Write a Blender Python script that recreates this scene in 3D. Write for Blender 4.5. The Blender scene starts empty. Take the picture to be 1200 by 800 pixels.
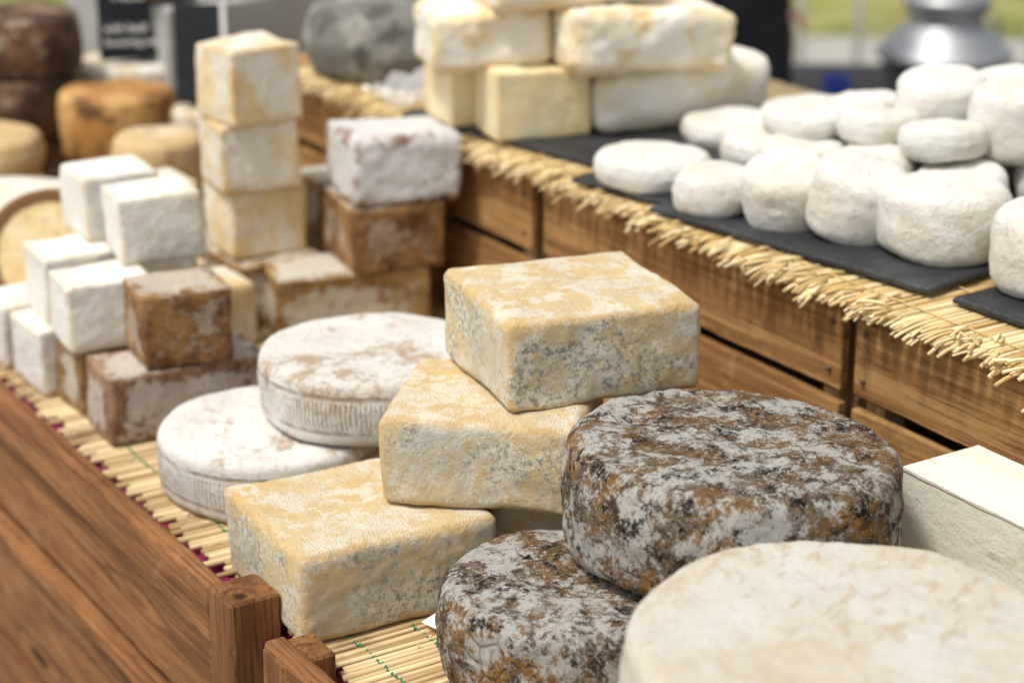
import bpy, math, random
from mathutils import Vector, Matrix, noise
random.seed(7)
S=bpy.context.scene
COL=S.collection

# ---------------------------------------------------------------- node helpers
class NT:
    def __init__(s,name):
        s.m=bpy.data.materials.new(name); s.m.use_nodes=True
        s.t=s.m.node_tree; s.n=s.t.nodes; s.l=s.t.links
        s.b=s.n["Principled BSDF"]; 
        tc=s.n.new("ShaderNodeTexCoord"); oi=s.n.new("ShaderNodeObjectInfo")
        v=s.n.new("ShaderNodeVectorMath"); v.operation='MULTIPLY_ADD'
        cx=s.n.new("ShaderNodeCombineXYZ")
        for i in range(3): s.l.new(oi.outputs["Random"],cx.inputs[i])
        s.l.new(cx.outputs[0],v.inputs[0]); v.inputs[1].default_value=(7.3,3.1,5.7)
        s.l.new(tc.outputs["Object"],v.inputs[2]); s.co=v.outputs[0]; s.rawco=tc.outputs["Object"]; s.rnd=oi.outputs["Random"]
    def math(s,op,a,b=None,c=None,clamp=False):
        x=s.n.new("ShaderNodeMath"); x.operation=op; x.use_clamp=clamp
        for i,q in enumerate((a,b,c)):
            if q is None: continue
            if isinstance(q,(int,float)): x.inputs[i].default_value=q
            else: s.l.new(q,x.inputs[i])
        return x.outputs[0]
    def mul(s,a,b): return s.math('MULTIPLY',a,b)
    def inv(s,a): return s.math('SUBTRACT',1,a,clamp=True)
    def scaled(s,st,raw=False):
        v=s.n.new("ShaderNodeVectorMath"); v.operation='MULTIPLY'
        s.l.new(s.rawco if raw else s.co,v.inputs[0]); v.inputs[1].default_value=st
        return v.outputs[0]
    def noise(s,sc,det=4,ro=.55,dist=0,st=None):
        x=s.n.new("ShaderNodeTexNoise"); x.inputs["Scale"].default_value=sc; x.inputs["Detail"].default_value=det
        x.inputs["Roughness"].default_value=ro; x.inputs["Distortion"].default_value=dist
        s.l.new(s.scaled(st) if st else s.co,x.inputs["Vector"]); return x.outputs[0]
    def voro(s,sc,st=None,feat='F1'):
        x=s.n.new("ShaderNodeTexVoronoi"); x.inputs["Scale"].default_value=sc; x.feature=feat
        s.l.new(s.scaled(st) if st else s.co,x.inputs["Vector"]); return x.outputs["Distance"]
    def ramp(s,v,lo,hi):
        x=s.n.new("ShaderNodeMapRange"); x.interpolation_type='SMOOTHSTEP'
        s.l.new(v,x.inputs[0]); 
        if lo<hi:
            x.inputs[1].default_value=lo; x.inputs[2].default_value=hi; x.inputs[3].default_value=0; x.inputs[4].default_value=1
        else:
            x.inputs[1].default_value=hi; x.inputs[2].default_value=lo; x.inputs[3].default_value=1; x.inputs[4].default_value=0
        return x.outputs[0]
    def attr(s,n):
        x=s.n.new("ShaderNodeAttribute"); x.attribute_name=n; return x.outputs["Fac"]
    def mix(s,f,a,b):
        x=s.n.new("ShaderNodeMix"); x.data_type='RGBA'
        if isinstance(f,(int,float)): x.inputs[0].default_value=f
        else: s.l.new(f,x.inputs[0])
        for i,q in ((6,a),(7,b)):
            if isinstance(q,tuple): x.inputs[i].default_value=(*q,1)
            else: s.l.new(q,x.inputs[i])
        return x.outputs[2]
    def bump(s,h,st,dist=.002,prev=None):
        x=s.n.new("ShaderNodeBump"); x.inputs["Strength"].default_value=st; x.inputs["Distance"].default_value=dist
        s.l.new(h,x.inputs["Height"])
        if prev: s.l.new(prev,x.inputs["Normal"])
        return x.outputs[0]
    def done(s,col,rough=.7,nrm=None,sss=0,spec=.3,metal=0,sssr=(1,.7,.4)):
        if isinstance(col,tuple): s.b.inputs["Base Color"].default_value=(*col,1)
        else: s.l.new(col,s.b.inputs["Base Color"])
        if isinstance(rough,(int,float)): s.b.inputs["Roughness"].default_value=rough
        else: s.l.new(rough,s.b.inputs["Roughness"])
        s.b.inputs["Specular IOR Level"].default_value=spec; s.b.inputs["Metallic"].default_value=metal
        if nrm: s.l.new(nrm,s.b.inputs["Normal"])
        if sss: 
            s.b.inputs["Subsurface Weight"].default_value=sss; s.b.inputs["Subsurface Scale"].default_value=.006
            s.b.inputs["Subsurface Radius"].default_value=sssr
        return s.m

def layered(name,base,layers,bumps=(),rough=.75,sss=0,spec=.25):
    """layers: (colour, scale, lo, hi, detail, amount, attr|None, stretch|None)"""
    g=NT(name); c=base
    for L in layers:
        col,sc,lo,hi,det,amt,at,st=L
        f=g.ramp(g.noise(sc,det,.62,.1,st),lo,hi)
        if at:
            a=g.attr(at.strip('-'))
            if at.startswith('-'): a=g.inv(a)
            f=g.mul(f,a)
        f=g.math('MULTIPLY',f,amt,clamp=True)
        c=g.mix(f,c,col)
    n=None
    for sc,stg,det in bumps:
        n=g.bump(g.noise(sc,det,.65,.1),stg,.004,n)
    return g.done(c,rough,n,sss,spec)

# ---------------------------------------------------------------- cheese materials
def m_raclette():
    g=NT("washed_rind_cloth_marked")
    up=g.attr("up"); ed=g.attr("edge"); ctr=g.attr("ctr"); side=g.inv(up)
    c=g.mix(g.ramp(g.noise(14,5),.35,.7),(.75,.57,.29),(.81,.68,.43))
    c=g.mix(g.mul(g.ramp(g.noise(13,7,.66,.1),.46,.63),.5),c,(.68,.44,.17))
    wh=g.ramp(g.noise(24,11,.78,.1),.47,.535)
    c=g.mix(g.mul(wh,.75),c,(.85,.81,.70))
    sd=g.ramp(side,.3,.8)
    patch=g.ramp(g.math('ADD',g.noise(12,5,.65),g.mul(ctr,.05)),.49,.60)
    mo=g.mul(g.ramp(g.noise(170,7,.8),.485,.565),patch)
    c=g.mix(g.mul(g.mul(mo,sd),.80),c,(.19,.225,.205))
    c=g.mix(g.mul(g.mul(g.ramp(g.noise(9,5),.44,.62),sd),.45),c,(.52,.53,.48))
    mo3=g.mul(g.ramp(g.noise(95,8,.82),.54,.61),g.ramp(g.noise(11,3,.6),.54,.38))
    c=g.mix(g.mul(g.mul(mo3,sd),.85),c,(.88,.86,.80))
    c=g.mix(g.mul(g.mul(g.ramp(ed,.35,.98),g.ramp(g.noise(28,7,.7),.36,.60)),.68),c,(.67,.42,.155))
    w=g.n.new("ShaderNodeTexWave"); w.inputs["Scale"].default_value=85; w.inputs["Distortion"].default_value=6; w.inputs["Detail"].default_value=4; w.inputs["Detail Scale"].default_value=2
    g.l.new(g.co,w.inputs["Vector"])
    w2=g.n.new("ShaderNodeTexWave"); w2.bands_direction='Y'; w2.inputs["Scale"].default_value=120; w2.inputs["Distortion"].default_value=5; w2.inputs["Detail"].default_value=4
    g.l.new(g.co,w2.inputs["Vector"])
    ww=g.math('ADD',g.mul(w.outputs["Fac"],.75),g.mul(w2.outputs["Fac"],.4))
    msk=g.ramp(g.noise(14,6,.65),.40,.56)
    wt=g.mul(g.mul(g.ramp(ww,.65,.2),up),msk)
    c=g.mix(g.mul(wt,.55),c,(.60,.42,.21))
    sp=g.mul(g.ramp(g.noise(260,4,.65),.62,.68),g.ramp(g.noise(20,3),.42,.6))
    c=g.mix(g.mul(sp,.75),c,(.30,.22,.12))
    n=g.bump(g.mul(g.mul(ww,up),msk),.55,.0011)
    n=g.bump(g.noise(230,7,.78),.95,.0026,n); n=g.bump(g.noise(45,7,.7),.8,.006,n)
    return g.done(c,.66,n,.03,.26)
def m_tomme():
    g=NT("mottled_natural_rind")
    up=g.attr("up"); sd=g.inv(g.mul(up,.65))
    c=g.mix(g.ramp(g.noise(42,9,.78,.1),.42,.58),(.095,.057,.034),(.33,.24,.155))
    oc=g.mul(g.ramp(g.noise(12,8,.72,.1),.465,.54),sd)
    c=g.mix(g.mul(oc,.92),c,(.50,.26,.07))
    c=g.mix(g.mul(g.ramp(g.noise(24,8,.74,.1),.52,.58),.65),c,(.30,.165,.07))
    wh=g.ramp(g.noise(17,13,.82,.1),.483,.53)
    c=g.mix(g.mul(wh,.95),c,(.81,.78,.71))
    dk=g.ramp(g.noise(32,12,.82,.1),.54,.58)
    c=g.mix(g.mul(dk,.96),c,(.02,.015,.012))
    c=g.mix(g.mul(g.ramp(g.noise(150,6,.78),.55,.62),.6),c,(.09,.06,.04))
    w2=g.ramp(g.noise(190,6,.78),.56,.62)
    c=g.mix(g.mul(w2,.8),c,(.86,.84,.78))
    cr=g.ramp(g.voro(26,None,'DISTANCE_TO_EDGE'),.06,0)
    cr=g.mul(cr,g.ramp(g.noise(12,3),.50,.6))
    c=g.mix(g.mul(cr,.35),c,(.05,.03,.02))
    n=g.bump(g.noise(60,10,.8,.1),1,.013); n=g.bump(g.noise(300,6,.78),1,.0045,n); n=g.bump(g.mul(cr,-1),.5,.004,n)
    return g.done(c,.88,n,0,.15)
def m_bloomwheel():
    g=NT("white_bloom_strapped_rind")
    up=g.attr("up"); ang=g.attr("ang"); h=g.attr("hh")
    c=g.mix(g.ramp(g.noise(10,6),.4,.65),(.77,.735,.67),(.86,.84,.79))
    br=g.mul(g.ramp(g.noise(12,11,.8,.1),.52,.61),.85)
    c=g.mix(br,c,(.45,.31,.19))
    c=g.mix(g.mul(g.ramp(g.noise(120,7,.78),.55,.63),.65),c,(.47,.36,.26))
    side=g.inv(up)
    d=g.ramp(g.math('SINE',g.math('ADD',g.mul(ang,1150),g.mul(g.noise(60,4),7))),.1,.7)
    band=g.mul(g.ramp(h,-.5,-.35),g.ramp(h,.45,.3))
    rim=g.ramp(g.math('ABSOLUTE',g.math('SUBTRACT',g.math('ABSOLUTE',h),.52)),.10,.02)
    k=g.mul(g.math('MAXIMUM',g.mul(d,band),rim),side)
    k=g.mul(k,g.ramp(g.noise(35,7,.75),.38,.56))
    c=g.mix(g.mul(k,.8),c,(.38,.27,.18))
    n=g.bump(g.mul(k,-1),.7,.003); n=g.bump(g.noise(160,7,.78),.9,.0035,n); n=g.bump(g.noise(30,7,.7),.6,.006,n)
    return g.done(c,.85,n,.03,.2)
def m_nearwheel():
    g=NT("ivory_cloth_rind")
    up=g.attr("up"); h=g.attr("hh")
    c=g.mix(g.ramp(g.noise(9,8),.35,.7),(.80,.73,.60),(.87,.84,.76))
    t=g.mul(g.ramp(g.noise(8,9,.7,.1),.46,.62),up)
    c=g.mix(g.mul(t,.5),c,(.74,.57,.34))
    # mottled chalky bloom, with short cloth ripples only in places
    c=g.mix(g.mul(g.ramp(g.noise(60,10,.82,.1),.48,.58),.6),c,(.89,.86,.79))
    rip=g.noise(75,5,.6,.5,(.45,1,1)); msk=g.mul(up,g.ramp(g.noise(7,5,.65),.44,.58))
    c=g.mix(g.mul(g.mul(g.ramp(rip,.52,.62),msk),.5),c,(.64,.46,.25))
    c=g.mix(g.mul(g.ramp(g.noise(120,8,.8,.1),.55,.63),.45),c,(.62,.50,.34))
    gr=g.math('SINE',g.math('ADD',g.mul(h,17),g.mul(g.noise(25,3),2)))
    gr=g.mul(gr,g.inv(up))
    n=g.bump(gr,.3,.004); n=g.bump(g.mul(rip,msk),.6,.005,n); n=g.bump(g.noise(130,8,.78,.1),1,.004,n); n=g.bump(g.noise(26,8,.7),.8,.009,n)
    return g.done(c,.68,n,.03,.25)
def bloomy(name,brown,light,white,amt=.7,bias=0,upw=.8):
    g=NT(name); up=g.attr("up"); ctr=g.attr("ctr")
    c=g.mix(g.ramp(g.noise(16,8,.72,.1),.38,.62),brown,light)
    f=g.math('ADD',g.noise(20,11,.77,.1),g.mul(ctr,.17))
    wh=g.mul(g.ramp(f,.60-bias,.69-bias),amt)
    wu=g.mul(g.mul(up,g.ramp(f,.44,.57)),upw)
    wh=g.math('MAXIMUM',wh,wu)
    c=g.mix(wh,c,white)
    c=g.mix(g.mul(g.ramp(g.noise(150,8,.8),.54,.61),.5),c,tuple(x*.5 for x in brown))
    c=g.mix(g.mul(g.ramp(g.noise(130,7,.8),.56,.63),.55),c,white)
    n=g.bump(g.noise(120,8,.78),1,.004); n=g.bump(g.noise(28,6,.66),.7,.007,n)
    return g.done(c,.6,n,.02,.3)
M={}
M['rac']=m_raclette(); M['tom']=m_tomme(); M['blm']=m_bloomwheel(); M['near']=m_nearwheel()
M['brown']=bloomy("brown_washed_brick",(.15,.062,.018),(.42,.22,.075),(.68,.60,.49),.5,-.02,.85)
M['ochre']=bloomy("ochre_washed_brick",(.24,.115,.03),(.50,.31,.11),(.76,.71,.60),.72,.03,.9)
M['redbrown']=bloomy("pink_brown_brick",(.20,.095,.05),(.40,.24,.13),(.73,.67,.59),.75,.06,.85)
M['whitered']=bloomy("white_red_brick",(.22,.10,.06),(.50,.35,.26),(.84,.83,.81),.97,.13,.5)
M['whitecube']=layered("pale_bloom_cube",(.84,.82,.76),[((.76,.66,.46),13,.5,.64,8,.5,None,None),((.70,.58,.38),25,.32,.6,7,.65,'edge',None),((.58,.49,.36),120,.57,.65,7,.5,None,None)],[(150,.8,7),(25,.9,5)],.78,.04)
M['yelcube']=layered("straw_bloom_cube",(.82,.77,.66),[((.76,.57,.25),12,.45,.60,8,.8,None,None),((.66,.44,.16),25,.34,.58,7,.8,'edge',None),((.46,.35,.22),120,.56,.64,7,.55,None,None)],[(150,.8,7),(25,.9,5)],.75,.03)
M['yellow']=layered("yellow_paste",(.82,.68,.35),[((.86,.78,.54),8,.4,.6,6,.7,None,None),((.66,.47,.19),70,.6,.7,6,.45,None,None),((.70,.48,.2),25,.35,.6,6,.5,'edge',None)],[(60,.5,7)],.5,.05)
M['washed']=layered("yellow_washed_rind",(.84,.77,.59),[((.78,.56,.24),10,.51,.62,8,.7,None,None),((.86,.83,.76),14,.44,.55,9,.85,None,None),((.76,.54,.22),20,.35,.55,6,.7,'edge',None)],[(90,.8,7),(30,.6,6)],.62,.03)
M['logrind']=layered("white_log_rind",(.86,.83,.75),[((.78,.63,.36),9,.50,.64,8,.65,None,None),((.74,.57,.28),20,.4,.6,6,.45,'edge',None)],[(60,.8,7)],.65,.03)
def m_fresh():
    g=NT("fresh_curd")
    c=g.mix(g.ramp(g.noise(12,6),.42,.66),(.87,.855,.80),(.82,.77,.645))
    c=g.mix(g.mul(g.ramp(g.noise(70,7,.74),.53,.64),.35),c,(.70,.64,.50))
    w=g.noise(38,6,.62,.2,(1,1,1.6)); w=g.math('ABSOLUTE',g.math('SUBTRACT',w,.5))
    n=g.bump(g.ramp(w,.0,.12),.36,.0035); n=g.bump(g.noise(110,7,.74),.95,.005,n); n=g.bump(g.noise(22,5,.6),.7,.009,n)
    return g.done(c,.75,n,.08,.18)
M['fresh']=m_fresh()
M['tan']=layered("tan_rind",(.60,.42,.21),[((.76,.65,.46),9,.45,.65,8,.8,None,None),((.34,.19,.08),18,.53,.66,8,.7,None,None)],[(80,.7,7)],.65)
M['orange']=layered("orange_rind",(.42,.20,.055),[((.62,.38,.15),12,.45,.60,8,.85,None,None),((.12,.055,.02),15,.50,.60,9,.9,None,None)],[(70,1,8)],.55)
M['dark']=layered("dark_rind",(.07,.037,.022),[((.20,.11,.06),12,.46,.60,9,.9,None,None),((.42,.34,.25),25,.57,.64,9,.65,None,None)],[(70,1,8),(20,.8,6)],.6)
M['grey']=layered("grey_natural_rind",(.19,.185,.165),[((.36,.345,.305),14,.5,.60,9,.8,None,None),((.07,.066,.06),20,.5,.60,9,.8,None,None)],[(80,1,7)],.88)
M['pale']=layered("pale_rind",(.76,.67,.50),[((.82,.78,.70),9,.45,.6,7,.8,None,None),((.56,.40,.21),16,.53,.63,9,.75,None,None)],[(70,.8,7)],.65)
def m_cut():
    g=NT("cut_paste_and_rind"); e=g.attr("rim")
    c=g.mix(g.ramp(g.noise(20,6),.4,.65),(.78,.58,.28),(.84,.70,.43))
    c=g.mix(g.mul(g.ramp(g.noise(60,6,.74),.56,.64),.4),c,(.50,.31,.13))
    c=g.mix(g.ramp(g.math('ADD',e,g.mul(g.noise(40,5),.12)),.80,.88),c,(.17,.08,.025))
    return g.done(c,.6,g.bump(g.noise(70,6),.7,.004),.03,.3)
M['cut']=m_cut()
# wood ------------------------------------------------------------
def wood(name,dark,light,knots=True,rough=.6,rs=24,ringamt=.6,wear=.35):
    g=NT(name)
    gr=g.noise(1.0,3,.5,.12,(.9,30,30))
    if knots:
        kv=g.voro(1,(2.4,11,11)); kn=g.ramp(kv,.30,.03)
        gr=g.math('ADD',gr,g.mul(kn,.42))
    rings=g.math('SINE',g.mul(gr,rs)); rings=g.ramp(rings,-.4,.95)
    fine=g.noise(1,6,.78,0,(7,260,260))
    c=g.mix(g.mul(rings,ringamt),light,dark)
    c=g.mix(g.mul(g.ramp(g.noise(1,6,.7,0,(2.5,16,16)),.42,.62),.6),c,tuple((a*.75+b*.2) for a,b in zip(dark,light)))
    c=g.mix(g.mul(g.ramp(fine,.47,.62),.7),c,tuple(x*.45 for x in dark))
    wn=g.ramp(g.noise(10,10,.82,.1),.54,.62)
    c=g.mix(g.mul(wn,wear),c,tuple(min(.8,x*1.15+.08) for x in light))
    if knots: c=g.mix(g.ramp(kv,.11,.05),c,tuple(x*.2 for x in dark))
    st=g.ramp(g.noise(8,9,.8),.56,.68); c=g.mix(g.mul(st,.5),c,tuple(x*.4 for x in dark))
    c=g.mix(g.mul(g.rnd,.3),c,tuple(x*.8 for x in dark))
    n=g.bump(fine,1,.003); n=g.bump(rings,.3,.0012,n)
    return g.done(c,rough,n,0,.15)
M['wood']=wood("crate_wood",(.27,.120,.038),(.60,.345,.135),True,.78,24,.7)
M['woodpale']=wood("pale_crate_wood",(.40,.25,.11),(.66,.49,.28),False,.78)
M['woodred']=wood("red_stained_wood",(.155,.060,.023),(.40,.185,.070),True,.7,20,.7,.35)
M['paintwood']=layered("cream_painted_wood",(.82,.795,.68),[((.71,.66,.51),4,.5,.7,7,.6,None,(.4,6,6)),((.45,.4,.27),60,.60,.68,7,.5,None,(.2,1,1)),((.5,.42,.28),14,.6,.7,9,.5,None,None)],[(90,.5,7)],.6)
def m_attr(name,a,b,rough=.5,attr="rnd",nb=200,c3=None):
    g=NT(name); r=g.attr(attr); c=g.mix(r,a,b)
    c=g.mix(g.mul(g.ramp(g.noise(25,4,.6,0,(.5,1,1)),.52,.7),.5),c,c3 or tuple(x*.55 for x in a))
    n=g.bump(g.noise(nb,3,.6,0,(.15,1,1)),.4,.001)
    return g.done(c,rough,n,0,.35)
M['reed']=m_attr("reed_mat",(.38,.23,.085),(.78,.61,.35),.45)
M['straw']=m_attr("straw",(.58,.38,.14),(.92,.77,.46),.5)
M['thread']=layered("green_thread",(.03,.22,.09),[])
M['magenta']=layered("magenta_cloth",(.26,.02,.085),[((.16,.01,.05),20,.4,.6,4,.6,None,None)],[(300,.4,3)],.9)
M['slate']=layered("slate",(.024,.026,.029),[((.055,.058,.062),14,.48,.65,9,.7,None,None),((.2,.19,.18),90,.62,.7,6,.5,None,None)],[(60,.5,8)],.5,0,.4)
M['blackboard']=layered("blackboard",(.018,.022,.025),[((.05,.055,.06),10,.5,.7,5,.5,None,None)],[],.6)
M['chalk']=layered("chalk_lettering",(.82,.82,.80),[])
M['white']=layered("white_card",(.82,.82,.80),[((.74,.74,.72),20,.4,.7,4,.5,None,None)],[(80,.2,3)],.7)
M['cloth']=layered("black_clothing",(.014,.015,.02),[((.032,.034,.042),12,.45,.7,5,.7,None,None)],[(35,.6,5)],.85)
M['skin']=layered("skin",(.62,.38,.27),[((.70,.42,.32),30,.45,.65,4,.5,None,None)],[(300,.15,3)],.5,.1)
M['hair']=layered("hair",(.05,.03,.02),[((.10,.06,.035),90,.4,.6,4,.7,None,(1,1,.2))],[(150,.7,4)],.5)
M['steel']=layered("brushed_steel",(.50,.51,.52),[((.33,.34,.35),8,.4,.6,4,.6,None,(.3,.3,4))],[],.5)
M['steel'].node_tree.nodes["Principled BSDF"].inputs["Metallic"].default_value=.9
M['tablecl']=layered("dark_tablecloth",(.03,.03,.034),[((.06,.06,.065),9,.4,.7,4,.6,None,None)],[(20,.5,4)],.85)
M['blue']=layered("blue_plastic",(.03,.08,.42),[((.02,.05,.3),20,.4,.6,3,.6,None,None)],[],.35)
M['sausage']=layered("dry_sausage",(.30,.11,.06),[((.72,.62,.55),22,.45,.6,7,.85,None,None)],[(60,.6,5)],.7)
M['crumb']=layered("grey_cloth",(.5,.5,.48),[((.4,.4,.38),10,.4,.6,4,.6,None,None)],[(40,.5,4)],.9)

# ---------------------------------------------------------------- mesh helpers
def finish(name,verts,faces,mat,loc=(0,0,0),rot=(0,0,0),attrs=None,smooth=True,parent=None):
    me=bpy.data.meshes.new(name); me.from_pydata(verts,[],faces); me.update()
    if smooth: me.polygons.foreach_set("use_smooth",[True]*len(me.polygons))
    for k,v in (attrs or {}).items():
        a=me.attributes.new(k,'FLOAT','POINT'); a.data.foreach_set("value",v)
    me.materials.append(mat)
    o=bpy.data.objects.new(name,me); COL.objects.link(o); o.location=loc; o.rotation_euler=rot
    if parent: o.parent=parent
    return o
def sstep(a,b,x):
    t=max(0,min(1,(x-a)/(b-a))); return t*t*(3-2*t)
def disp(p,amp,seed,fr=9):
    q=p*fr+Vector((seed*3.7,seed*1.3,seed*2.1))
    n=noise.noise(q)+.5*noise.noise(q*2.3)+.22*noise.noise(q*6)
    return n*amp
def rbox(name,w,d,h,r,mat,loc,rz=0,amp=.002,res=.005,tilt=(0,0),bulge=0):
    """rounded, slightly uneven block; loc is centre of the underside"""
    seed=random.random()*50
    hx,hy,hz=w/2,d/2,h/2; V={};verts=[];F=[];E=[];U=[];C=[]
    lean=(random.uniform(-.05,.05),random.uniform(-.05,.05))
    def key(p): return (round(p[0],5),round(p[1],5),round(p[2],5))
    def add(p):
        k=key(p)
        if k in V: return V[k]
        P=Vector(p)
        rr=r*(1+.5*noise.noise(P*18+Vector((seed,seed,0))))
        inn=Vector((max(-hx+rr,min(hx-rr,P.x)),max(-hy+rr,min(hy-rr,P.y)),max(-hz+rr,min(hz-rr,P.z))))
        dd=P-inn; 
        if dd.length>1e-9: nn=dd.normalized(); Q=inn+nn*min(rr,dd.length)
        else: nn=Vector((0,0,1)); Q=P
        a=sorted([(hx-abs(P.x)),(hy-abs(P.y)),(hz-abs(P.z))])
        E.append(1-sstep(0,max(r,.008)*1.8,a[1])); U.append(sstep(.4,.85,nn.z)); C.append(sstep(0,.032,a[1]))
        if bulge: 
            b=(1-(P.z/hz)**2)*bulge; Q.x+=b*math.copysign(1,P.x)*abs(nn.x); Q.y+=b*math.copysign(1,P.y)*abs(nn.y)
        Q+=nn*disp(Q,amp,seed,11)+nn*noise.noise(Q*90+Vector((seed,0,0)))*amp*.22+Vector((noise.noise(Q*4+Vector((seed,0,0))),noise.noise(Q*4+Vector((0,seed,0))),0))*amp*1.2
        Q.x+=lean[0]*Q.z*.5; Q.y+=lean[1]*Q.z*.5
        Q.z+=hz
        V[k]=len(verts); verts.append(Q); return V[k]
    def cuts(hh):
        n=max(2,int(2*(hh-r)/res)); c=[-hh+r*t for t in (0,.25,.5,.75)]+[(-hh+r)+2*(hh-r)*i/n for i in range(n+1)]+[hh-r*t for t in (.75,.5,.25,0)]
        return c
    X,Y,Z=cuts(hx),cuts(hy),cuts(hz)
    def face(A,B,f):
        for i in range(len(A)-1):
            for j in range(len(B)-1):
                F.append((add(f(A[i],B[j])),add(f(A[i+1],B[j])),add(f(A[i+1],B[j+1])),add(f(A[i],B[j+1]))))
    face(X,Y,lambda a,b:(a,b,hz)); face(Y,X,lambda a,b:(b,a,-hz))
    face(X,Z,lambda a,b:(a,-hy,b)); face(Z,X,lambda a,b:(b,hy,a))
    face(Z,Y,lambda a,b:(-hx,b,a)); face(Y,Z,lambda a,b:(hx,a,b))
    return finish(name,verts,F,mat,loc,(tilt[0],tilt[1],rz),{"edge":E,"up":U,"ctr":C})
def wheel(name,rad,h,r,mat,loc,amp=.002,bulge=.004,seg=96,tilt=(0,0,0),dome=0,ov=1.0,fr=9,rs=.006,fine=0):
    seed=random.random()*50
    prof=[]; n=max(4,int((rad-r)/rs))
    for i in range(1,n+1): prof.append(((rad-r)*i/n,h/2+dome*(1-(i/n)**2),1,0))
    for k in range(1,7):
        a=math.pi/2*(k/6); prof.append((rad-r+r*math.sin(a),h/2-r+r*math.cos(a),1-k/6,1))
    m=max(3,int((h-2*r)/rs))
    for i in range(1,m+1):
        z=(h/2-r)-(h-2*r)*i/m; prof.append((rad+bulge*(1-(z/(h/2-r+1e-6))**2),z,0,0))
    for k in range(1,7):
        a=math.pi/2*(k/6); prof.append((rad-r+r*math.cos(a),-(h/2-r)-r*math.sin(a),0,1))
    for i in range(3,-1,-1): prof.append(((rad-r)*(i+.5)/4.5,-h/2,0,0))
    verts=[Vector((0,0,h+dome))];A=[0];H=[0];E=[0];U=[1];R=[0]
    for (pr,pz,u,e) in prof:
        for j in range(seg):
            t=2*math.pi*j/seg+math.pi/2
            P=Vector((math.cos(t)*pr,math.sin(t)*pr*ov,pz))
            q=Vector((math.cos(t),math.sin(t),0))
            nn=(q*(1-u)+Vector((0,0,u if pz>0 else -1))).normalized() if pz>-h/2+1e-5 else Vector((0,0,-1))
            P=P+nn*disp(P,amp,seed,fr)
            if fine:
                s3=Vector((seed,seed*2,0)); P=P+nn*(noise.noise(P*60+s3)+.6*noise.noise(P*130+s3))*fine
            P.z+=h/2; verts.append(P); A.append(t*rad); H.append(pz/(h/2)); E.append(e); U.append(u); R.append(pr/rad if pz>-h/2+r*.5 and u>.01 else 1.0)
    F=[(0,1+j,1+(j+1)%seg) for j in range(seg)]
    for i in range(len(prof)-1):
        for j in range(seg):
            a=1+i*seg; b=a+seg; k=(j+1)%seg
            F.append((a+j,b+j,b+k,a+k))
    b=1+(len(prof)-1)*seg; F.append(tuple(b+j for j in range(seg))[::-1])
    return finish(name,verts,F,mat,loc,tilt,{"ang":A,"hh":H,"edge":E,"up":U,"rim":R})
def board(name,L,W,T,mat,loc,rot=(0,0,0),parent=None,b=.002):
    """plank: long axis local X, bevelled edges, origin at centre"""
    hx,hy,hz=L/2,W/2,T/2; verts=[];sd=random.random()*30
    def ring(x,s):
        c=[b*(1+.9*noise.noise(Vector((x*40,sd+k*3,0)))) for k in range(4)]
        return [(x,-hy+s,-hz+c[0]),(x,-hy+c[0]+s,-hz+s),(x,hy-c[1]-s,-hz+s),(x,hy-s,-hz+c[1]),(x,hy-s,hz-c[2]),(x,hy-c[2]-s,hz-s),(x,-hy+c[3]+s,hz-s),(x,-hy+s,hz-c[3])]
    N=max(2,int(L/.012)); xs=[(-hx,b*.7),(-hx+b,0)]+[(-hx+b+(L-2*b)*i/N,0) for i in range(1,N)]+[(hx-b,0),(hx,b*.7)]
    for x,s in xs:
        wob=noise.noise(Vector((x*3,sd,0)))*.0015; wz=noise.noise(Vector((x*2.2,sd,5)))*.0012
        verts+=[(p[0],p[1]+wob,p[2]+wz) for p in ring(x,s)]
    F=[]
    for i in range(len(xs)-1):
        for j in range(8):
            k=(j+1)%8; F.append((i*8+j,i*8+k,i*8+8+k,i*8+8+j))
    F.append(tuple(range(8))[::-1]); n=(len(xs)-1)*8; F.append(tuple(range(n,n+8)))
    return finish(name,verts,F,mat,loc,rot,None,False,parent)
def empty(name,loc=(0,0,0)):
    o=bpy.data.objects.new(name,None); COL.objects.link(o); o.location=loc; return o
def tube(verts,faces,att,pts,r,n=6,val=0.5):
    b0=len(verts)
    for i,p in enumerate(pts):
        d=(pts[min(i+1,len(pts)-1)]-pts[max(i-1,0)]).normalized()
        a=d.cross(Vector((0,0,1))); 
        if a.length<1e-3: a=Vector((1,0,0))
        a.normalize(); c=d.cross(a)
        rr=r if isinstance(r,(int,float)) else r[i]
        for j in range(n):
            t=2*math.pi*j/n; verts.append(p+a*math.cos(t)*rr+c*math.sin(t)*rr); att.append(val)
    for i in range(len(pts)-1):
        for j in range(n):
            k=(j+1)%n; q=b0+i*n; faces.append((q+j,q+k,q+n+k,q+n+j))
    faces.append(tuple(b0+j for j in range(n))[::-1]); q=b0+(len(pts)-1)*n; faces.append(tuple(q+j for j in range(n)))

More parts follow.
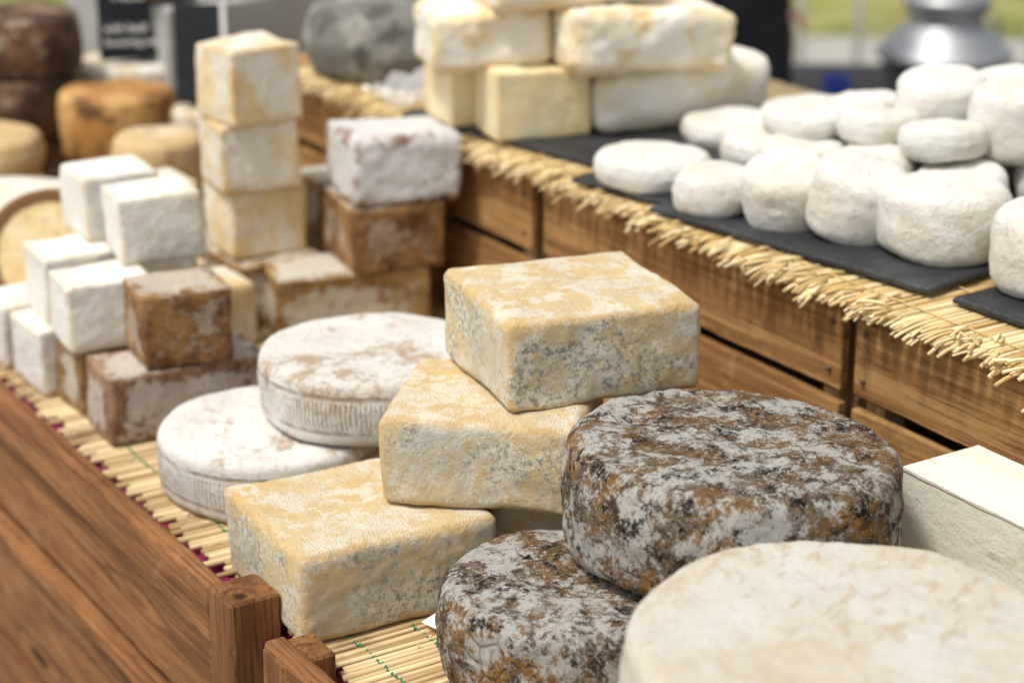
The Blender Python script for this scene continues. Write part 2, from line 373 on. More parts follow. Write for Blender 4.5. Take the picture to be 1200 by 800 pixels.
# ---------------------------------------------------------------- GROUND / BACKGROUND
G=-.75
gm=NT("pavement_material")
cg=gm.mix(gm.ramp(gm.noise(1.2,6),.4,.65),(.36,.345,.31),(.46,.44,.40))
cg=gm.mix(gm.mul(gm.ramp(gm.noise(40,4),.55,.7),.4),cg,(.2,.19,.17))
M['pave']=gm.done(cg,.9,gm.bump(gm.noise(60,5),.5,.01))
gm=NT("grass_material")
cg=gm.mix(gm.ramp(gm.noise(.9,6),.35,.65),(.20,.22,.05),(.42,.40,.12))
cg=gm.mix(gm.mul(gm.ramp(gm.noise(3,6),.48,.6),.6),cg,(.55,.50,.24))
M['grass']=gm.done(cg,.95,gm.bump(gm.noise(40,5),1,.05))
finish("ground",[(-300,-300,G),(300,-300,G),(300,300,G),(-300,300,G)],[(0,1,2,3)],M['pave'],smooth=False)
finish("lawn",[(-60,8.4,G+.004),(4.6,7.4,G+.004),(9.5,3.6,G+.004),(60,-30,G+.004),(250,60,G+.004),(60,250,G+.004),(-60,250,G+.004)],[(0,1,2,3,4,5,6)],M['grass'],smooth=False)
D=math.radians
HP=math.pi/2
e=empty("barrier_fence",(4.9,5.15,G)); e.rotation_euler=(0,0,D(-38))
vs=[];fs=[];at=[]
for z in (.15,.92): tube(vs,fs,at,[Vector((-2.6,0,z)),Vector((2.6,0,z))],.02,8)
for i in range(27): x=-2.55+i*.196; tube(vs,fs,at,[Vector((x,0,.0 if i%9==0 else .15)),Vector((x,0,.92))],.014,8)
M['pole']=layered("galvanised_paint",(.68,.68,.64),[((.5,.5,.46),6,.4,.6,4,.5,None,None)],[],.5)
finish("bars",vs,fs,M['pole'],parent=e)

# ---------------------------------------------------------------- STALL FRONT TRAY
cr=empty("wooden_display_tray")
def lat(L,W,T,mat,x,y,z,name="plank"):
    return board(name,L,W,T,mat,(x,y,z),(HP,0,HP),cr,.003)
for L,y in ((2.55,3.01),(1.1,1.055)):
    lat(L,.062,.024,M['woodred'],.745,y,-.002,"rail")
    lat(L,.116,.016,M['woodred'],.762,y,-.105,"front_board")
    lat(L,.022,.036,M['woodred'],.757,y,-.188,"moulding")
    lat(L,.168,.016,M['woodred'],.770,y,-.296,"front_board")
    lat(L,.168,.016,M['woodred'],.768,y,-.474,"front_board")
    lat(L,.165,.016,M['woodred'],.770,y,-.652,"front_board")
board("corner_post",.77,.055,.055,M['woodred'],(.757,1.700,-.348),(0,HP,0),cr,.003)
board("corner_post",.76,.050,.055,M['woodred'],(.758,1.580,-.356),(0,HP,0),cr,.003)
board("tray_floor",3.8,.68,.02,M['woodpale'],(1.142,2.4,-.032),(0,0,HP),cr)
for y in (.6,2.3,4.2): board("leg",.70,.06,.06,M['woodred'],(1.38,y,-.395),(0,HP,0),cr)
vs=[];fs=[]
NX,NY=30,140
for j in range(NY+1):
    for i in range(NX+1):
        x=.764+.69*i/NX; y=.55+3.7*j/NY
        vs.append((x,y,-.017+.003*noise.noise(Vector((x*15,y*15,0)))+(.006 if i==0 else 0)))
for j in range(NY):
    for i in range(NX):
        a=j*(NX+1)+i; fs.append((a,a+1,a+NX+2,a+NX+1))
finish("magenta_cloth",vs,fs,M['magenta'])
vs=[];fs=[];at=[]
y=.6
while y<4.2:
    r=random.uniform(.0026,.0042); x0=.792+random.uniform(-.013,.012); x1=1.45
    dy=random.uniform(-.004,.004); z=-.0075+random.uniform(-.0015,.0015); v=random.random()
    pts=[Vector((x0+(x1-x0)*k/4,y+dy*k/4+random.uniform(-.001,.001),z+random.uniform(-.001,.001))) for k in range(5)]
    tube(vs,fs,at,pts,r,7,v); y+=2*r+random.uniform(.0002,.0022)
mat_o=finish("reed_mat",vs,fs,M['reed'],attrs={"rnd":at})
vs=[];fs=[];at=[]
for x in (.835,.90,1.0,1.1,1.2,1.3,1.4):
    for ph in (0,1):
        pts=[];y=.62;k=0
        while y<4.15:
            pts.append(Vector((x+random.uniform(-.0015,.0015),y,-.0068+(.0045 if (k+ph)%2 else -.004)))); y+=.0075;k+=1
        tube(vs,fs,at,pts,.0009,4,.5)
th=finish("mat_threads",vs,fs,M['thread'],attrs={"rnd":at}); th.parent=mat_o
# dry rind crumbs fallen on the mat, one object
vs=[];fs=[]
for i in range(170):
    x=random.uniform(.80,1.40); y=random.uniform(1.35,2.6); s=random.uniform(.0008,.0026); b=len(vs)
    for k in range(6):
        d=Vector((random.gauss(0,1),random.gauss(0,1),random.gauss(0,.6))).normalized()*s*random.uniform(.6,1.2)
        ax=[Vector((1,0,0)),Vector((-1,0,0)),Vector((0,1,0)),Vector((0,-1,0)),Vector((0,0,1)),Vector((0,0,-1))][k]
        vs.append(Vector((x,y,-.0032+s*.5))+ax*s+d*.4)
    for t in ((0,2,4),(2,1,4),(1,3,4),(3,0,4),(2,0,5),(1,2,5),(3,1,5),(0,3,5)): fs.append(tuple(b+q for q in t))
finish("cheese_crumbs",vs,fs,M['pale'],smooth=False)

# ---------------------------------------------------------------- CRATES OF THE UPPER SHELF
M['nail']=layered("nail_head",(.10,.09,.08),[((.2,.1,.05),200,.4,.6,3,.6,None,None)],[],.5)
def crate(y0,y1,x=1.46):
    e=empty("wooden_crate"); L=y1-y0; yc=(y0+y1)/2; top=.236
    def b(nm,l,w,t,px,py,pz,rot,m='wood'): board(nm,l,w,t,M[m],(px,py,pz),rot,e)
    vs=[];fs=[];at=[]
    for z,w in ((top-.052,.100),(top-.160,.086),(top-.236+.018,.042)):
        b("front_slat",L-.008,w,.012,x+random.uniform(-.001,.001),yc,z,(HP,0,HP)); b("back_slat",L-.008,w,.012,x+.62,yc,z,(HP,0,HP))
        for yy in (y0+.022,y1-.022):
            for dz in (-w*.28,w*.28):
                tube(vs,fs,at,[Vector((x-.0085,yy+random.uniform(-.004,.004),z+dz)),Vector((x-.004,yy,z+dz))],.0028,8)
    finish("nails",vs,fs,M['nail'],parent=e)
    for yy in (y0+.03,y1-.03):
        b("corner_post",.235,.035,.03,x+.024,yy,top-.119,(0,HP,HP),'woodpale')
        b("corner_post",.235,.035,.03,x+.596,yy,top-.119,(0,HP,HP),'woodpale')
        for z in (top-.05,top-.16): b("end_slat",.58,.09,.011,x+.31,yy+(.022 if yy>yc else -.022),z,(HP,0,0))
    for i in range(6): b("top_slat",L-.03,.088,.009,x+.062+i*.1,yc,top+.002,(0,0,HP))
crate(.36,.975); crate(.985,1.598); crate(1.608,2.222,1.457); crate(2.234,2.85,1.452); crate(2.862,3.12,1.47)
e=empty("shelf_bench"); board("bench_top",3.0,.66,.03,M['woodpale'],(1.80,1.85,-.018),(0,0,HP),e)
for yy in (.5,1.9,3.2):
    for xx in (1.52,2.08): board("leg",.71,.06,.06,M['woodpale'],(xx,yy,-.39),(0,HP,0),e)
vs=[];fs=[];at=[]
y=.5
while y<2.98:
    ph=(y/.021)%1.0; bundle=int(y/.021)
    rb=noise.noise(Vector((bundle*1.7,3,0))); rb2=noise.noise(Vector((bundle*2.3,9,0)))
    for lay in range(3):
        if lay and random.random()<.25: continue
        r=random.uniform(.0014,.0026); ov=.016+.014*(rb+.5)+random.uniform(-.008,.014)
        if random.random()<.04: ov+=.02
        yaw=.10+rb2*.22-(ph-.5)*.45+random.gauss(0,.10); dr=random.uniform(.05,.35)+.25*max(0,rb)
        yy=y+random.uniform(-.002,.002); z=.2455+lay*.0028
        pts=[Vector((2.06,yy,z)),Vector((1.75,yy+random.uniform(-.003,.003),z)),Vector((1.49,yy,z)),Vector((1.460,yy,z))]
        for s in (.4,.75,1.0):
            o=ov*s; pts.append(Vector((1.460-o*math.cos(yaw),yy+o*math.sin(yaw)*.9,z-dr*o*s)))
        tube(vs,fs,at,pts,[r]*6+[r*.9],6,random.random())
    y+=random.uniform(.0034,.0046)
for i in range(150):
    y=random.uniform(.9,2.9); x=random.uniform(1.435,1.49); a=random.gauss(math.pi,.5); l=random.uniform(.015,.035)
    p=Vector((x,y,.2545+random.uniform(0,.002))); q=p+Vector((math.cos(a)*l,math.sin(a)*l,random.uniform(-.006,.002)))
    tube(vs,fs,at,[p,(p+q)/2+Vector((0,0,.001)),q],random.uniform(.0014,.0022),6,random.random())
so_=finish("straw_mat",vs,fs,M['straw'],attrs={"rnd":at})
vs=[];fs=[];at=[]
for xx in (1.472,1.56,1.8):
    pts=[];y=.52;k=0
    while y<2.96: pts.append(Vector((xx,y,.2545+(.0012 if k%2 else 0)))); y+=.011;k+=1
    tube(vs,fs,at,pts,.0009,4,.2)
st_=finish("binding_thread",vs,fs,M['straw'],attrs={"rnd":at}); st_.parent=so_

# ---------------------------------------------------------------- SLATES
def slate(cx,cy,w,l,rz,z=.2565):
    seed=random.random()*40; n=60; P=[]
    def edge(ax,ay,bx,by):
        for i in range(n):
            t=i/n; x=ax+(bx-ax)*t; y=ay+(by-ay)*t
            q=Vector((x*30+seed,y*30,seed)); k=noise.noise(q)*.002+noise.noise(q*4)*.0012; L=math.hypot(bx-ax,by-ay)
            P.append((x-(by-ay)/L*k,y+(bx-ax)/L*k))
    a,b=w/2,l/2
    edge(-a,-b,a,-b);edge(a,-b,a,b);edge(a,b,-a,b);edge(-a,b,-a,-b)
    m=len(P); V=[(x,y,0) for x,y in P]+[(x,y,.0045) for x,y in P]+[(x*.985,y*.992,.0066) for x,y in P]
    F=[tuple(range(m))[::-1],tuple(range(2*m,3*m))]
    for q in (0,m):
        for i in range(m): j=(i+1)%m; F.append((q+i,q+j,q+m+j,q+m+i))
    return finish("slate_board",V,F,M['slate'],(cx,cy,z),(0,0,rz),None,False)
slate(1.595,2.385,.25,.42,.20)
slate(1.575,2.060,.24,.19,.20,.2575)
slate(1.593,1.768,.24,.43,.155,.2585)
slate(1.645,1.305,.24,.42,.06,.257)
slate(1.86,2.05,.24,.44,.05); slate(1.87,1.58,.24,.44,.03)
ST=.2645

# ---------------------------------------------------------------- SQUARE WASHED CHEESES
rbox("square_washed_cheese",.219,.199,.097,.010,M['rac'],(.898,1.714,-.003),D(-4),.0028,.0035)
rbox("square_washed_cheese",.205,.19,.097,.010,M['rac'],(1.049,1.693,.094),D(-42.7),.0028,.0035)
rbox("square_washed_cheese",.219,.192,.097,.009,M['rac'],(1.146,1.70,.191),D(-10),.0028,.0035,(D(1),D(1)))
rbox("square_washed_cheese",.17,.17,.095,.010,M['rac'],(1.125,1.675,-.003),D(-30),.002,.006)
# ---------------------------------------------------------------- TOMMES
wheel("mottled_tomme_cheese",.162,.118,.021,M['tom'],(1.143,1.418,.092),.0060,.004,280,(0,D(3.5),0),.003,1,fr=14,rs=.0022,fine=.0015)
wheel("mottled_tomme_cheese",.124,.095,.018,M['tom'],(.986,1.455,-.003),.0055,.004,240,(0,0,2),.003,1,fr=14,rs=.0025,fine=.0015)
wheel("ivory_wheel_cheese",.178,.121,.016,M['near'],(.983,1.058,.09),.0032,.005,200,(0,0,D(28)),.003,1,rs=.003,fine=.0006)
wheel("ivory_wheel_cheese",.17,.09,.02,M['near'],(.985,1.05,-.003),.0025,.006,100)
wheel("white_bloom_wheel_cheese",.13,.073,.011,M['blm'],(.941,2.011,-.003),.003,.002,180,(0,0,1),rs=.004,fine=.0005)
wheel("white_bloom_wheel_cheese",.132,.078,.011,M['blm'],(1.062,1.984,.071),.003,.002,180,(D(1),0,3),rs=.004,fine=.0005)
wheel("white_bloom_wheel_cheese",.10,.073,.012,M['blm'],(1.22,2.03,-.003),.002,.002,100)
# ---------------------------------------------------------------- LEFT ROWS
def cube(nm,m,w,d,h,x,y,z,rz=0,r=.006,amp=.0036): return rbox(nm,w,d,h,r,M[m],(x,y,z),D(rz),amp,.005)
cube("brown_brick_cheese",'redbrown',.205,.10,.088,.925,2.245,-.003,-4)
cube("brown_brick_cheese",'ochre',.16,.09,.088,.905,2.36,-.003,0)
cube("brown_brick_cheese",'brown',.112,.098,.095,.930,2.242,.085,-8)
cube("white_cube_cheese",'whitecube',.108,.095,.088,.873,2.352,.084,-5)
cube("white_cube_cheese",'whitecube',.10,.10,.088,.878,2.475,.086,-3)
cube("white_cube_cheese",'whitecube',.10,.10,.088,.856,2.465,-.003,2)
cube("white_cube_cheese",'whitecube',.10,.10,.088,.85,2.58,-.003,-2)
cube("white_cube_cheese",'whitecube',.112,.09,.088,.964,2.389,.173,-8)
cube("white_cube_cheese",'whitecube',.105,.10,.088,.955,2.515,.173,-3)
cube("white_cube_cheese",'whitecube',.12,.10,.088,.99,2.50,.085,0)
cube("white_cube_cheese",'yelcube',.12,.10,.088,.99,2.50,-.003,0)
cube("straw_cube_cheese",'yelcube',.11,.10,.09,1.06,2.62,-.003,0)
cube("straw_cube_cheese",'yelcube',.11,.10,.09,1.08,2.50,-.003,0)
cube("straw_cube_cheese",'yelcube',.115,.105,.099,1.203,2.595,.088,-2)
cube("straw_cube_cheese",'yelcube',.115,.103,.099,1.196,2.590,.185,-6)
cube("straw_cube_cheese",'yelcube',.112,.103,.108,1.198,2.585,.282,5)
cube("straw_cube_cheese",'yelcube',.10,.10,.088,1.10,2.72,.088,0)
cube("straw_cube_cheese",'yelcube',.10,.10,.088,1.10,2.74,-.003,0)
cube("brown_brick_cheese",'ochre',.13,.16,.09,1.205,2.60,-.003,0)
cube("brown_brick_cheese",'ochre',.225,.12,.090,1.277,2.465,-.003,-15)
cube("brown_brick_cheese",'brown',.138,.145,.094,1.340,2.460,.085,-12)
rbox("white_brick_cheese",.158,.150,.095,.011,M['whitered'],(1.357,2.460,.177),D(-14),.005,.005,(D(-3),D(2)))
cube("brown_brick_cheese",'ochre',.12,.10,.088,1.36,2.62,-.003,0)
cube("brown_brick_cheese",'ochre',.12,.10,.088,1.36,2.62,.085,0)
wheel("cut_wheel_cheese",.094,.05,.008,M['cut'],(.935,2.700,.088),.002,.002,96,(D(68),0,D(-22)))
wheel("pale_wheel_cheese",.125,.12,.02,M['pale'],(.965,2.95,-.003),.003,.004,96)
wheel("tan_wheel_cheese",.09,.10,.018,M['pale'],(1.00,3.18,-.003),.003,.004,72)
wheel("tan_wheel_cheese",.095,.065,.018,M['tan'],(1.00,3.18,.096),.003,.004,72)
wheel("grey_small_cheese",.065,.10,.015,M['grey'],(1.20,2.93,-.003),.003,.003,64)
wheel("tan_wheel_cheese",.072,.09,.018,M['tan'],(1.20,2.93,.096),.003,.003,64)
wheel("orange_wheel_cheese",.092,.108,.014,M['orange'],(1.225,3.15,-.003),.003,.003,72)
wheel("orange_wheel_cheese",.094,.108,.014,M['orange'],(1.22,3.15,.104),.004,.003,72)
for k,z in enumerate((-.003,.10,.205)): wheel("dark_wheel_cheese",.10,.104,.014,M['dark'],(1.13+.01*k,3.40,z),.005,.003,72,fine=.0008)
wheel("dark_wheel_cheese",.10,.12,.02,M['dark'],(.93,3.55,-.003),.003,.003,64)
wheel("pale_wheel_cheese",.10,.20,.02,M['pale'],(1.365,3.44,-.003),.003,.003,64)
# ---------------------------------------------------------------- UPPER SHELF LEFT (yellow pile)
rbox("yellow_block_cheese",.13,.10,.098,.005,M['yellow'],(1.515,2.485,ST-.003),D(-8),.0025,.006)
rbox("yellow_block_cheese",.14,.10,.098,.006,M['yellow'],(1.533,2.372,ST-.003),D(-14),.0025,.006)
rbox("white_log_cheese",.280,.125,.094,.030,M['logrind'],(1.742,2.325,ST-.004),D(-4),.006,.005)
rbox("washed_slab_cheese",.170,.12,.080,.013,M['washed'],(1.490,2.430,.358),D(-18),.007,.005,(D(2),D(-3)))
rbox("washed_slab_cheese",.235,.145,.088,.016,M['washed'],(1.672,2.322,.350),D(-14),.008,.005,(D(0),D(3)))
rbox("washed_slab_cheese",.24,.15,.075,.016,M['washed'],(1.59,2.39,.440),D(-10),.006,.006,(0,D(-2)))
wheel("grey_wheel_cheese",.160,.118,.035,M['grey'],(1.61,2.87,.248),.006,.006,96)
# ---------------------------------------------------------------- FRESH CHEESES
def fresh(x,y,z,r,h,tl=(0,0,0),ov=1.0):
    return wheel("fresh_goat_cheese",r,h,min(h*.34,.019),M['fresh'],(x,y,z),.0046,.0015,90,tl,.001,ov,rs=.004,fr=13,fine=.0006)
F0=ST-.002
fresh(1.520,2.065,F0,.075,.038)
fresh(1.503,1.915,F0,.052,.050)
fresh(1.548,1.828,F0+.003,.053,.078,(D(10),D(-14),0))
fresh(1.577,1.746,F0+.004,.058,.084,(D(8),D(-10),1))
fresh(1.617,1.636,F0,.074,.082)
fresh(1.632,1.470,F0,.075,.090)
fresh(1.745,2.185,F0-.004,.072,.034)
fresh(1.85,2.12,F0,.088,.045); fresh(1.70,2.045,F0,.066,.042)
for (x,y,z,r,h) in [(1.66,1.94,0,.058,.06),(1.68,1.83,0,.055,.068),(1.735,1.73,0,.058,.065),(1.79,1.96,0,.06,.06),(1.79,1.83,0,.055,.062),(1.77,1.56,0,.062,.065),(1.86,1.69,0,.055,.06),(1.89,1.56,0,.06,.06),(1.92,1.94,0,.062,.06),(1.93,1.81,0,.06,.055),(1.78,1.42,0,.062,.06),(1.91,1.42,0,.06,.06),(1.98,1.68,0,.06,.055),(1.64,1.30,0,.07,.07),(1.79,1.27,0,.07,.07),(1.98,2.06,0,.06,.045),
    (1.835,1.875,.062,.059,.078),(1.93,1.85,.058,.055,.076),(1.845,1.74,.060,.063,.090),(1.735,1.88,.063,.054,.040),(1.74,1.77,.066,.052,.040),(1.94,1.72,.058,.06,.075),(1.83,1.61,.064,.055,.055),(1.70,1.985,.055,.052,.032),(1.80,1.98,.058,.05,.036)]:
    fresh(x,y,F0+z,r,h,(D(random.uniform(-5,5)),D(random.uniform(-5,5)),random.random()*6))
# ---------------------------------------------------------------- WHITE WOODEN BOX, PAPER
e=empty("white_wooden_box")
def wb(n,l,w,t,p,rot): board(n,l,w,t,M['paintwood'],p,rot,e,.0012)
for z in (.108,.020):
    wb("side",.50,.082 if z>.1 else .05,.009,(1.338,1.13,z),(HP,0,HP)); wb("side",.50,.082 if z>.1 else .05,.009,(1.432,1.13,z),(HP,0,HP))
wb("end",.083,.147,.009,(1.385,1.372,.0745),(HP,0,0)); wb("end",.083,.147,.009,(1.385,.888,.0745),(HP,0,0))
wb("lid",.502,.105,.005,(1.385,1.13,.1520),(0,0,HP))
finish("paper_slip",[(-.02,-.012,0),(.02,-.014,.001),(.022,.012,.004),(-.018,.014,.001)],[(0,1,2,3)],M['white'],(.925,1.592,.003),(0,0,.35),None,False)

# ---------------------------------------------------------------- SIGNS
def sign(nm,w,h,loc,rz,tiltx,lines,edge=None):
    e=empty(nm,loc); e.rotation_euler=(D(tiltx),0,rz)
    board("panel",w,h,.006,M['blackboard'],(0,0,h/2),(HP,0,0),e,.001)
    if edge: board("white_edge",h,.012,.009,M['white'],(w/2+.005,0,h/2),(0,HP,0),e,.001)
    board("stand",.05,.04,.004,M['blackboard'],(0,.03,.012),(0,HP,HP),e,.001)
    for t,sz,x,z in lines:
        c=bpy.data.curves.new("lettering",'FONT'); c.body=t; c.size=sz; c.extrude=.0003; c.offset=.0004
        o=bpy.data.objects.new("lettering",c); COL.objects.link(o); o.data.materials.append(M['chalk']); o.parent=e
        o.location=(x,-.0045,z); o.rotation_euler=(HP,0,0)
sign("chalkboard_sign",.175,.15,(1.375,3.375,.204),D(-21),-8,[("Nouval",.030,-.06,.105),("with basil",.020,-.078,.050),("flowering nearby",.0175,-.078,.026)])
sign("chalkboard_sign",.075,.16,(1.325,3.05,.195),D(-25),-14,[],True)
sign("chalkboard_sign",.12,.09,(1.03,3.62,.42),D(-20),-10,[("Bio",.02,-.03,.03)])
wheel("dark_wheel_cheese",.10,.42,.018,M['dark'],(1.05,3.64,-.003),.003,.003,48)
wheel("pale_wheel_cheese",.055,.19,.015,M['pale'],(1.335,3.08,-.003),.003,.003,48)
e=empty("sausage_pile"); board("box",.5,.4,.3,M['crumb'],(1.62,3.55,.15),(0,0,.1),e,.004)
for i in range(16):
    vs=[];fs=[];at=[]; a=random.uniform(-.6,.6); c=Vector((1.48+random.uniform(-.08,.2),3.46+random.uniform(-.1,.1),.325+.022*(i//5)))
    d=Vector((math.cos(a),math.sin(a),0)); L=random.uniform(.05,.08)
    pts=[c+d*L*t+Vector((0,0,.008*(1-t*t))) for t in (-1,-.93,-.8,-.4,0,.4,.8,.93,1)]
    tube(vs,fs,at,pts,[.005,.013,.019,.022,.022,.022,.019,.013,.005],12)
    finish("sausage",vs,fs,M['sausage'] if i%3 else M['white'],parent=e)
vs=[];fs=[];n=40
for j in range(n+1):
    for i in range(n+1):
        x=(i/n-.5)*.15; y=(j/n-.5)*.13; q=Vector((x*22,y*22,3)); hgt=abs(noise.noise(q))*.03+abs(noise.noise(q*2.7))*.018
        vs.append((x+noise.noise(q+Vector((9,0,0)))*.01,y,hgt+.03*(1-4*(i/n-.5)**2)*(1-4*(j/n-.5)**2)))
for j in range(n):
    for i in range(n): a=j*(n+1)+i; fs.append((a,a+1,a+n+2,a+n+1))
g=NT("clear_film"); g.b.inputs["Alpha"].default_value=.4; M['film']=g.done((.7,.72,.74),.12,None,0,.8)
finish("plastic_wrap",vs,fs,M['film'],(1.52,2.65,.256))

# ---------------------------------------------------------------- BACKGROUND TABLE + MILK CAN
e=empty("market_table",(3.75,3.35,0)); e.rotation_euler=(0,0,D(-34))
vs=[];fs=[]
def boxm(v,f,x0,x1,y0,y1,z0,z1):
    b=len(v); v+=[(x,y,z) for z in (z0,z1) for y in (y0,y1) for x in (x0,x1)]
    f+=[(b,b+2,b+3,b+1),(b+4,b+5,b+7,b+6),(b,b+1,b+5,b+4),(b+2,b+6,b+7,b+3),(b,b+4,b+6,b+2),(b+1,b+3,b+7,b+5)]
boxm(vs,fs,-.75,1.6,-.35,.36,-.19,-.15)
for x in (-.65,1.5):
    for y in (-.3,.3): boxm(vs,fs,x-.03,x+.03,y-.03,y+.03,G,-.192)
finish("table_top",vs,fs,M['tablecl'],parent=e,smooth=False)
vs=[];fs=[];N=80
for k in range(2):
    for i in range(N+1):
        x=-.77+2.39*i/N; vs.append((x,-.362-.02*k*(1+math.sin(i*1.3)),-.15 if k==0 else -.62))
for i in range(N): fs.append((i,i+1,N+2+i,N+1+i))
finish("table_skirt",vs,fs,M['tablecl'],parent=e)
def lathe(nm,prof,mat,loc,seg=48,parent=None):
    vs=[];fs=[]
    for r,z in prof:
        for j in range(seg): t=2*math.pi*j/seg; vs.append((r*math.cos(t),r*math.sin(t),z))
    for i in range(len(prof)-1):
        for j in range(seg): k=(j+1)%seg; fs.append((i*seg+j,i*seg+k,(i+1)*seg+k,(i+1)*seg+j))
    fs.append(tuple(range(seg))[::-1]); b=(len(prof)-1)*seg; fs.append(tuple(b+j for j in range(seg)))
    return finish(nm,vs,fs,mat,loc,parent=parent)
e=empty("milk_can",(3.44,3.52,-.15))
lathe("body",[(.12,0),(.14,.008),(.145,.02),(.145,.10),(.162,.105),(.162,.118),(.145,.123),(.135,.145),(.10,.175),(.085,.185),(.085,.205),(.10,.215),(.10,.23)],M['steel'],(0,0,0),parent=e)
lathe("lid",[(.104,.231),(.104,.245),(.08,.255),(.03,.26),(.025,.28),(.035,.285),(.035,.295),(.01,.30)],M['steel'],(0,0,0),parent=e)
for s in (-1,1):
    vs=[];fs=[];at=[]; pts=[Vector((s*(.14+.045*math.sin(math.pi*k/8)),0,.11+.07*k/8)) for k in range(9)]; tube(vs,fs,at,pts,.006,8); finish("handle",vs,fs,M['steel'],parent=e)
lathe("blue_cup",[(.022,0),(.028,.002),(.033,.075),(.031,.076),(.02,.01)],M['blue'],(3.16,3.58,-.15))
lathe("dark_pot",[(.07,0),(.08,.01),(.085,.12),(.08,.13),(.03,.14)],M['cloth'],(3.80,3.20,-.15))
# ---------------------------------------------------------------- PERSON (vendor, black clothes, hands in pockets)
def skinned(nm,J,E,mat,parent,root=0,sub=2):
    me=bpy.data.meshes.new(nm); me.from_pydata([j[0] for j in J],E,[]); me.update()
    o=bpy.data.objects.new(nm,me); COL.objects.link(o); o.parent=parent; me.materials.append(mat)
    m=o.modifiers.new("s",'SKIN'); m.use_smooth_shade=True
    for i,j in enumerate(J):
        r=j[1]; me.skin_vertices[0].data[i].radius=(r if isinstance(r,tuple) else (r,r))
    me.skin_vertices[0].data[root].use_root=True
    s=o.modifiers.new("ss",'SUBSURF'); s.levels=sub; s.render_levels=sub
    return o
P=empty("market_vendor",(2.775,3.57,G)); P.rotation_euler=(0,0,D(-25))
J=[((0,0,.95),(.165,.12)),((0,0,1.12),(.15,.11)),((0,0,1.32),(.18,.12)),((0,.01,1.45),(.13,.09)),((0,0,1.52),(.055,.055)),
 ((-.10,0,.86),.10),((-.12,-.02,.50),.066),((-.12,.02,.10),.045),
 ((.10,0,.86),.10),((.12,-.03,.50),.066),((.13,.02,.10),.045),
 ((-.19,0,1.42),.062),((-.27,.05,1.16),.048),((-.19,-.04,.93),.040),
 ((.19,0,1.42),.062),((.27,.05,1.16),.05),((.19,-.04,.93),.040)]
E=[(0,1),(1,2),(2,3),(3,4),(0,5),(5,6),(6,7),(0,8),(8,9),(9,10),(3,11),(11,12),(12,13),(3,14),(14,15),(15,16)]
skinned("clothed_body",J,E,M['cloth'],P)
for s in (-1,1):
    x=s*.125; skinned("shoe",[((x,.05,.05),.045),((x,-.06,.04),.045),((x,-.17,.03),.035)],[(0,1),(1,2)],M['cloth'],P,1)
def hand(base,fwd,side,nm="hand"):
    b=Vector(base);f=Vector(fwd).normalized();s=Vector(side).normalized();d=Vector((0,-1,0))
    s=f.cross(d).normalized()*(1 if f.cross(d).dot(s)>0 else -1)
    J=[(b-f*.03,.024),(b+f*.03,(.034,.018))];Ed=[(0,1)]
    for k,(o,L) in enumerate(((-.03,.068),(-.01,.076),(.01,.07),(.029,.056))):
        i=len(J); J+= [(b+f*.065+s*o,.0095),(b+f*(.065+L*.45)+s*o*1.1+d*.008,.0085),(b+f*(.065+L*.8)+s*o*1.1+d*.028,.0075)]; Ed+=[(1,i),(i,i+1),(i+1,i+2)]
    i=len(J); J+=[(b+f*.02-s*.045+d*.01,.011),(b+f*.055-s*.055+d*.02,.009)]; Ed+=[(1,i),(i,i+1)]
    skinned(nm,J,Ed,M['skin'],P,1)
hand((-.155,-.03,.885),(.1,.1,-1),(1,0,0)); hand((.155,-.03,.885),(-.1,.1,-1),(-1,0,0))
skinned("head",[((0,0,1.50),.05),((0,-.005,1.58),(.058,.066)),((0,0,1.66),(.074,.088)),((0,.01,1.72),(.066,.08))],[(0,1),(1,2),(2,3)],M['skin'],P,1)
skinned("hair",[((0,.03,1.64),(.075,.075)),((0,.02,1.70),(.08,.09)),((0,.015,1.755),(.06,.07))],[(0,1),(1,2)],M['hair'],P,1)
skinned("nose",[((0,-.085,1.665),.009),((0,-.105,1.635),.013)],[(0,1)],M['skin'],P)
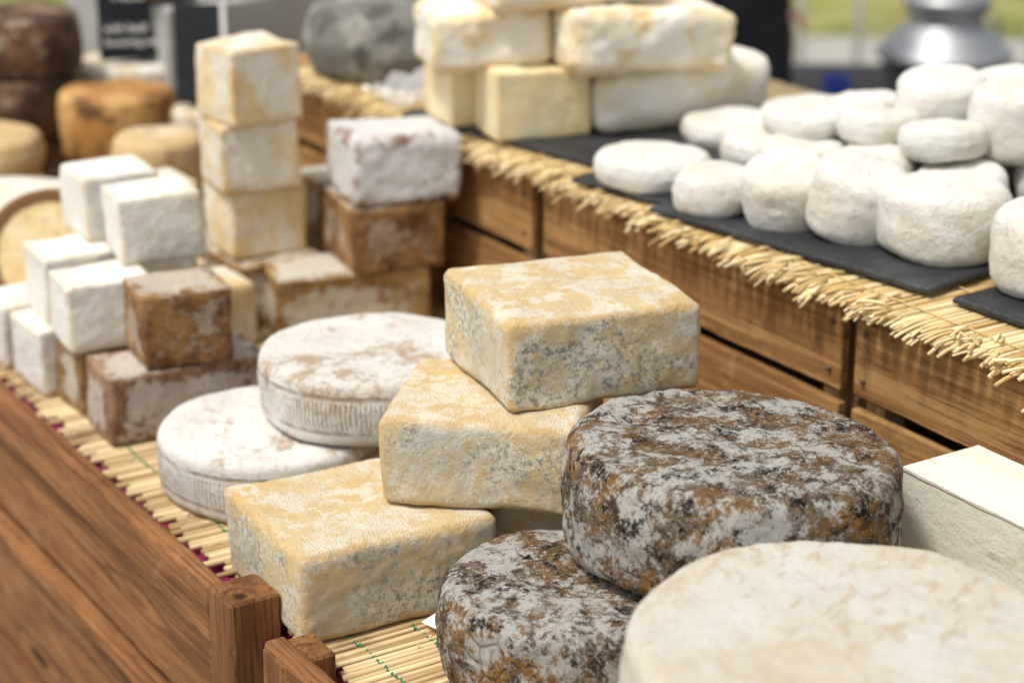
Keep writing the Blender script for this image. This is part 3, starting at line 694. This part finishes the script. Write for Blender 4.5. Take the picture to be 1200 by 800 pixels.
skinned("mouth",[((-.02,-.083,1.600),.006),((0,-.088,1.600),.007),((.02,-.083,1.600),.006)],[(0,1),(1,2)],M['sausage'],P)
for s in (-1,1):
    skinned("ear",[((s*.078,.01,1.64),.012),((s*.082,.012,1.675),.013)],[(0,1)],M['skin'],P)
    skinned("eye",[((s*.03,-.079,1.668),.011),((s*.031,-.080,1.668),.010)],[(0,1)],M['white'],P)

# ---------------------------------------------------------------- WORLD, SUN, CAMERA
W=bpy.data.worlds.new("World"); S.world=W; W.use_nodes=True
nt=W.node_tree; bg=nt.nodes["Background"]; sk=nt.nodes.new("ShaderNodeTexSky"); sk.sky_type='NISHITA'; sk.sun_disc=False
sdir=Vector((-.50,.0,1.05)).normalized()
sk.sun_elevation=math.asin(sdir.z); sk.sun_rotation=math.atan2(sdir.x,sdir.y)
sk.dust_density=4; sk.air_density=1
hs=nt.nodes.new("ShaderNodeHueSaturation"); hs.inputs["Saturation"].default_value=.22
nt.links.new(sk.outputs[0],hs.inputs["Color"]); nt.links.new(hs.outputs[0],bg.inputs[0]); bg.inputs[1].default_value=.14
sl=bpy.data.lights.new("sun",'SUN'); sl.energy=2.7; sl.angle=D(9); sl.color=(1,.965,.905)
so=bpy.data.objects.new("sun",sl); COL.objects.link(so); so.rotation_euler=sdir.to_track_quat('Z','Y').to_euler()
S.view_settings.view_transform='Standard'; S.view_settings.look='None'; S.view_settings.exposure=0
cd=bpy.data.cameras.new("camera"); co=bpy.data.objects.new("camera",cd); COL.objects.link(co)
yaw=D(32.3); th=D(19.74)
r=Vector((math.cos(yaw),-math.sin(yaw),0)); f=Vector((math.cos(th)*math.sin(yaw),math.cos(th)*math.cos(yaw),-math.sin(th))); u=r.cross(f)
co.matrix_world=Matrix(((r.x,u.x,-f.x,0),(r.y,u.y,-f.y,0),(r.z,u.z,-f.z,.96),(0,0,0,1)))
cd.lens=72; cd.sensor_width=36; cd.clip_end=1000; cd.clip_start=.05
cd.dof.use_dof=True; cd.dof.focus_distance=1.98; cd.dof.aperture_fstop=3.0
S.camera=co
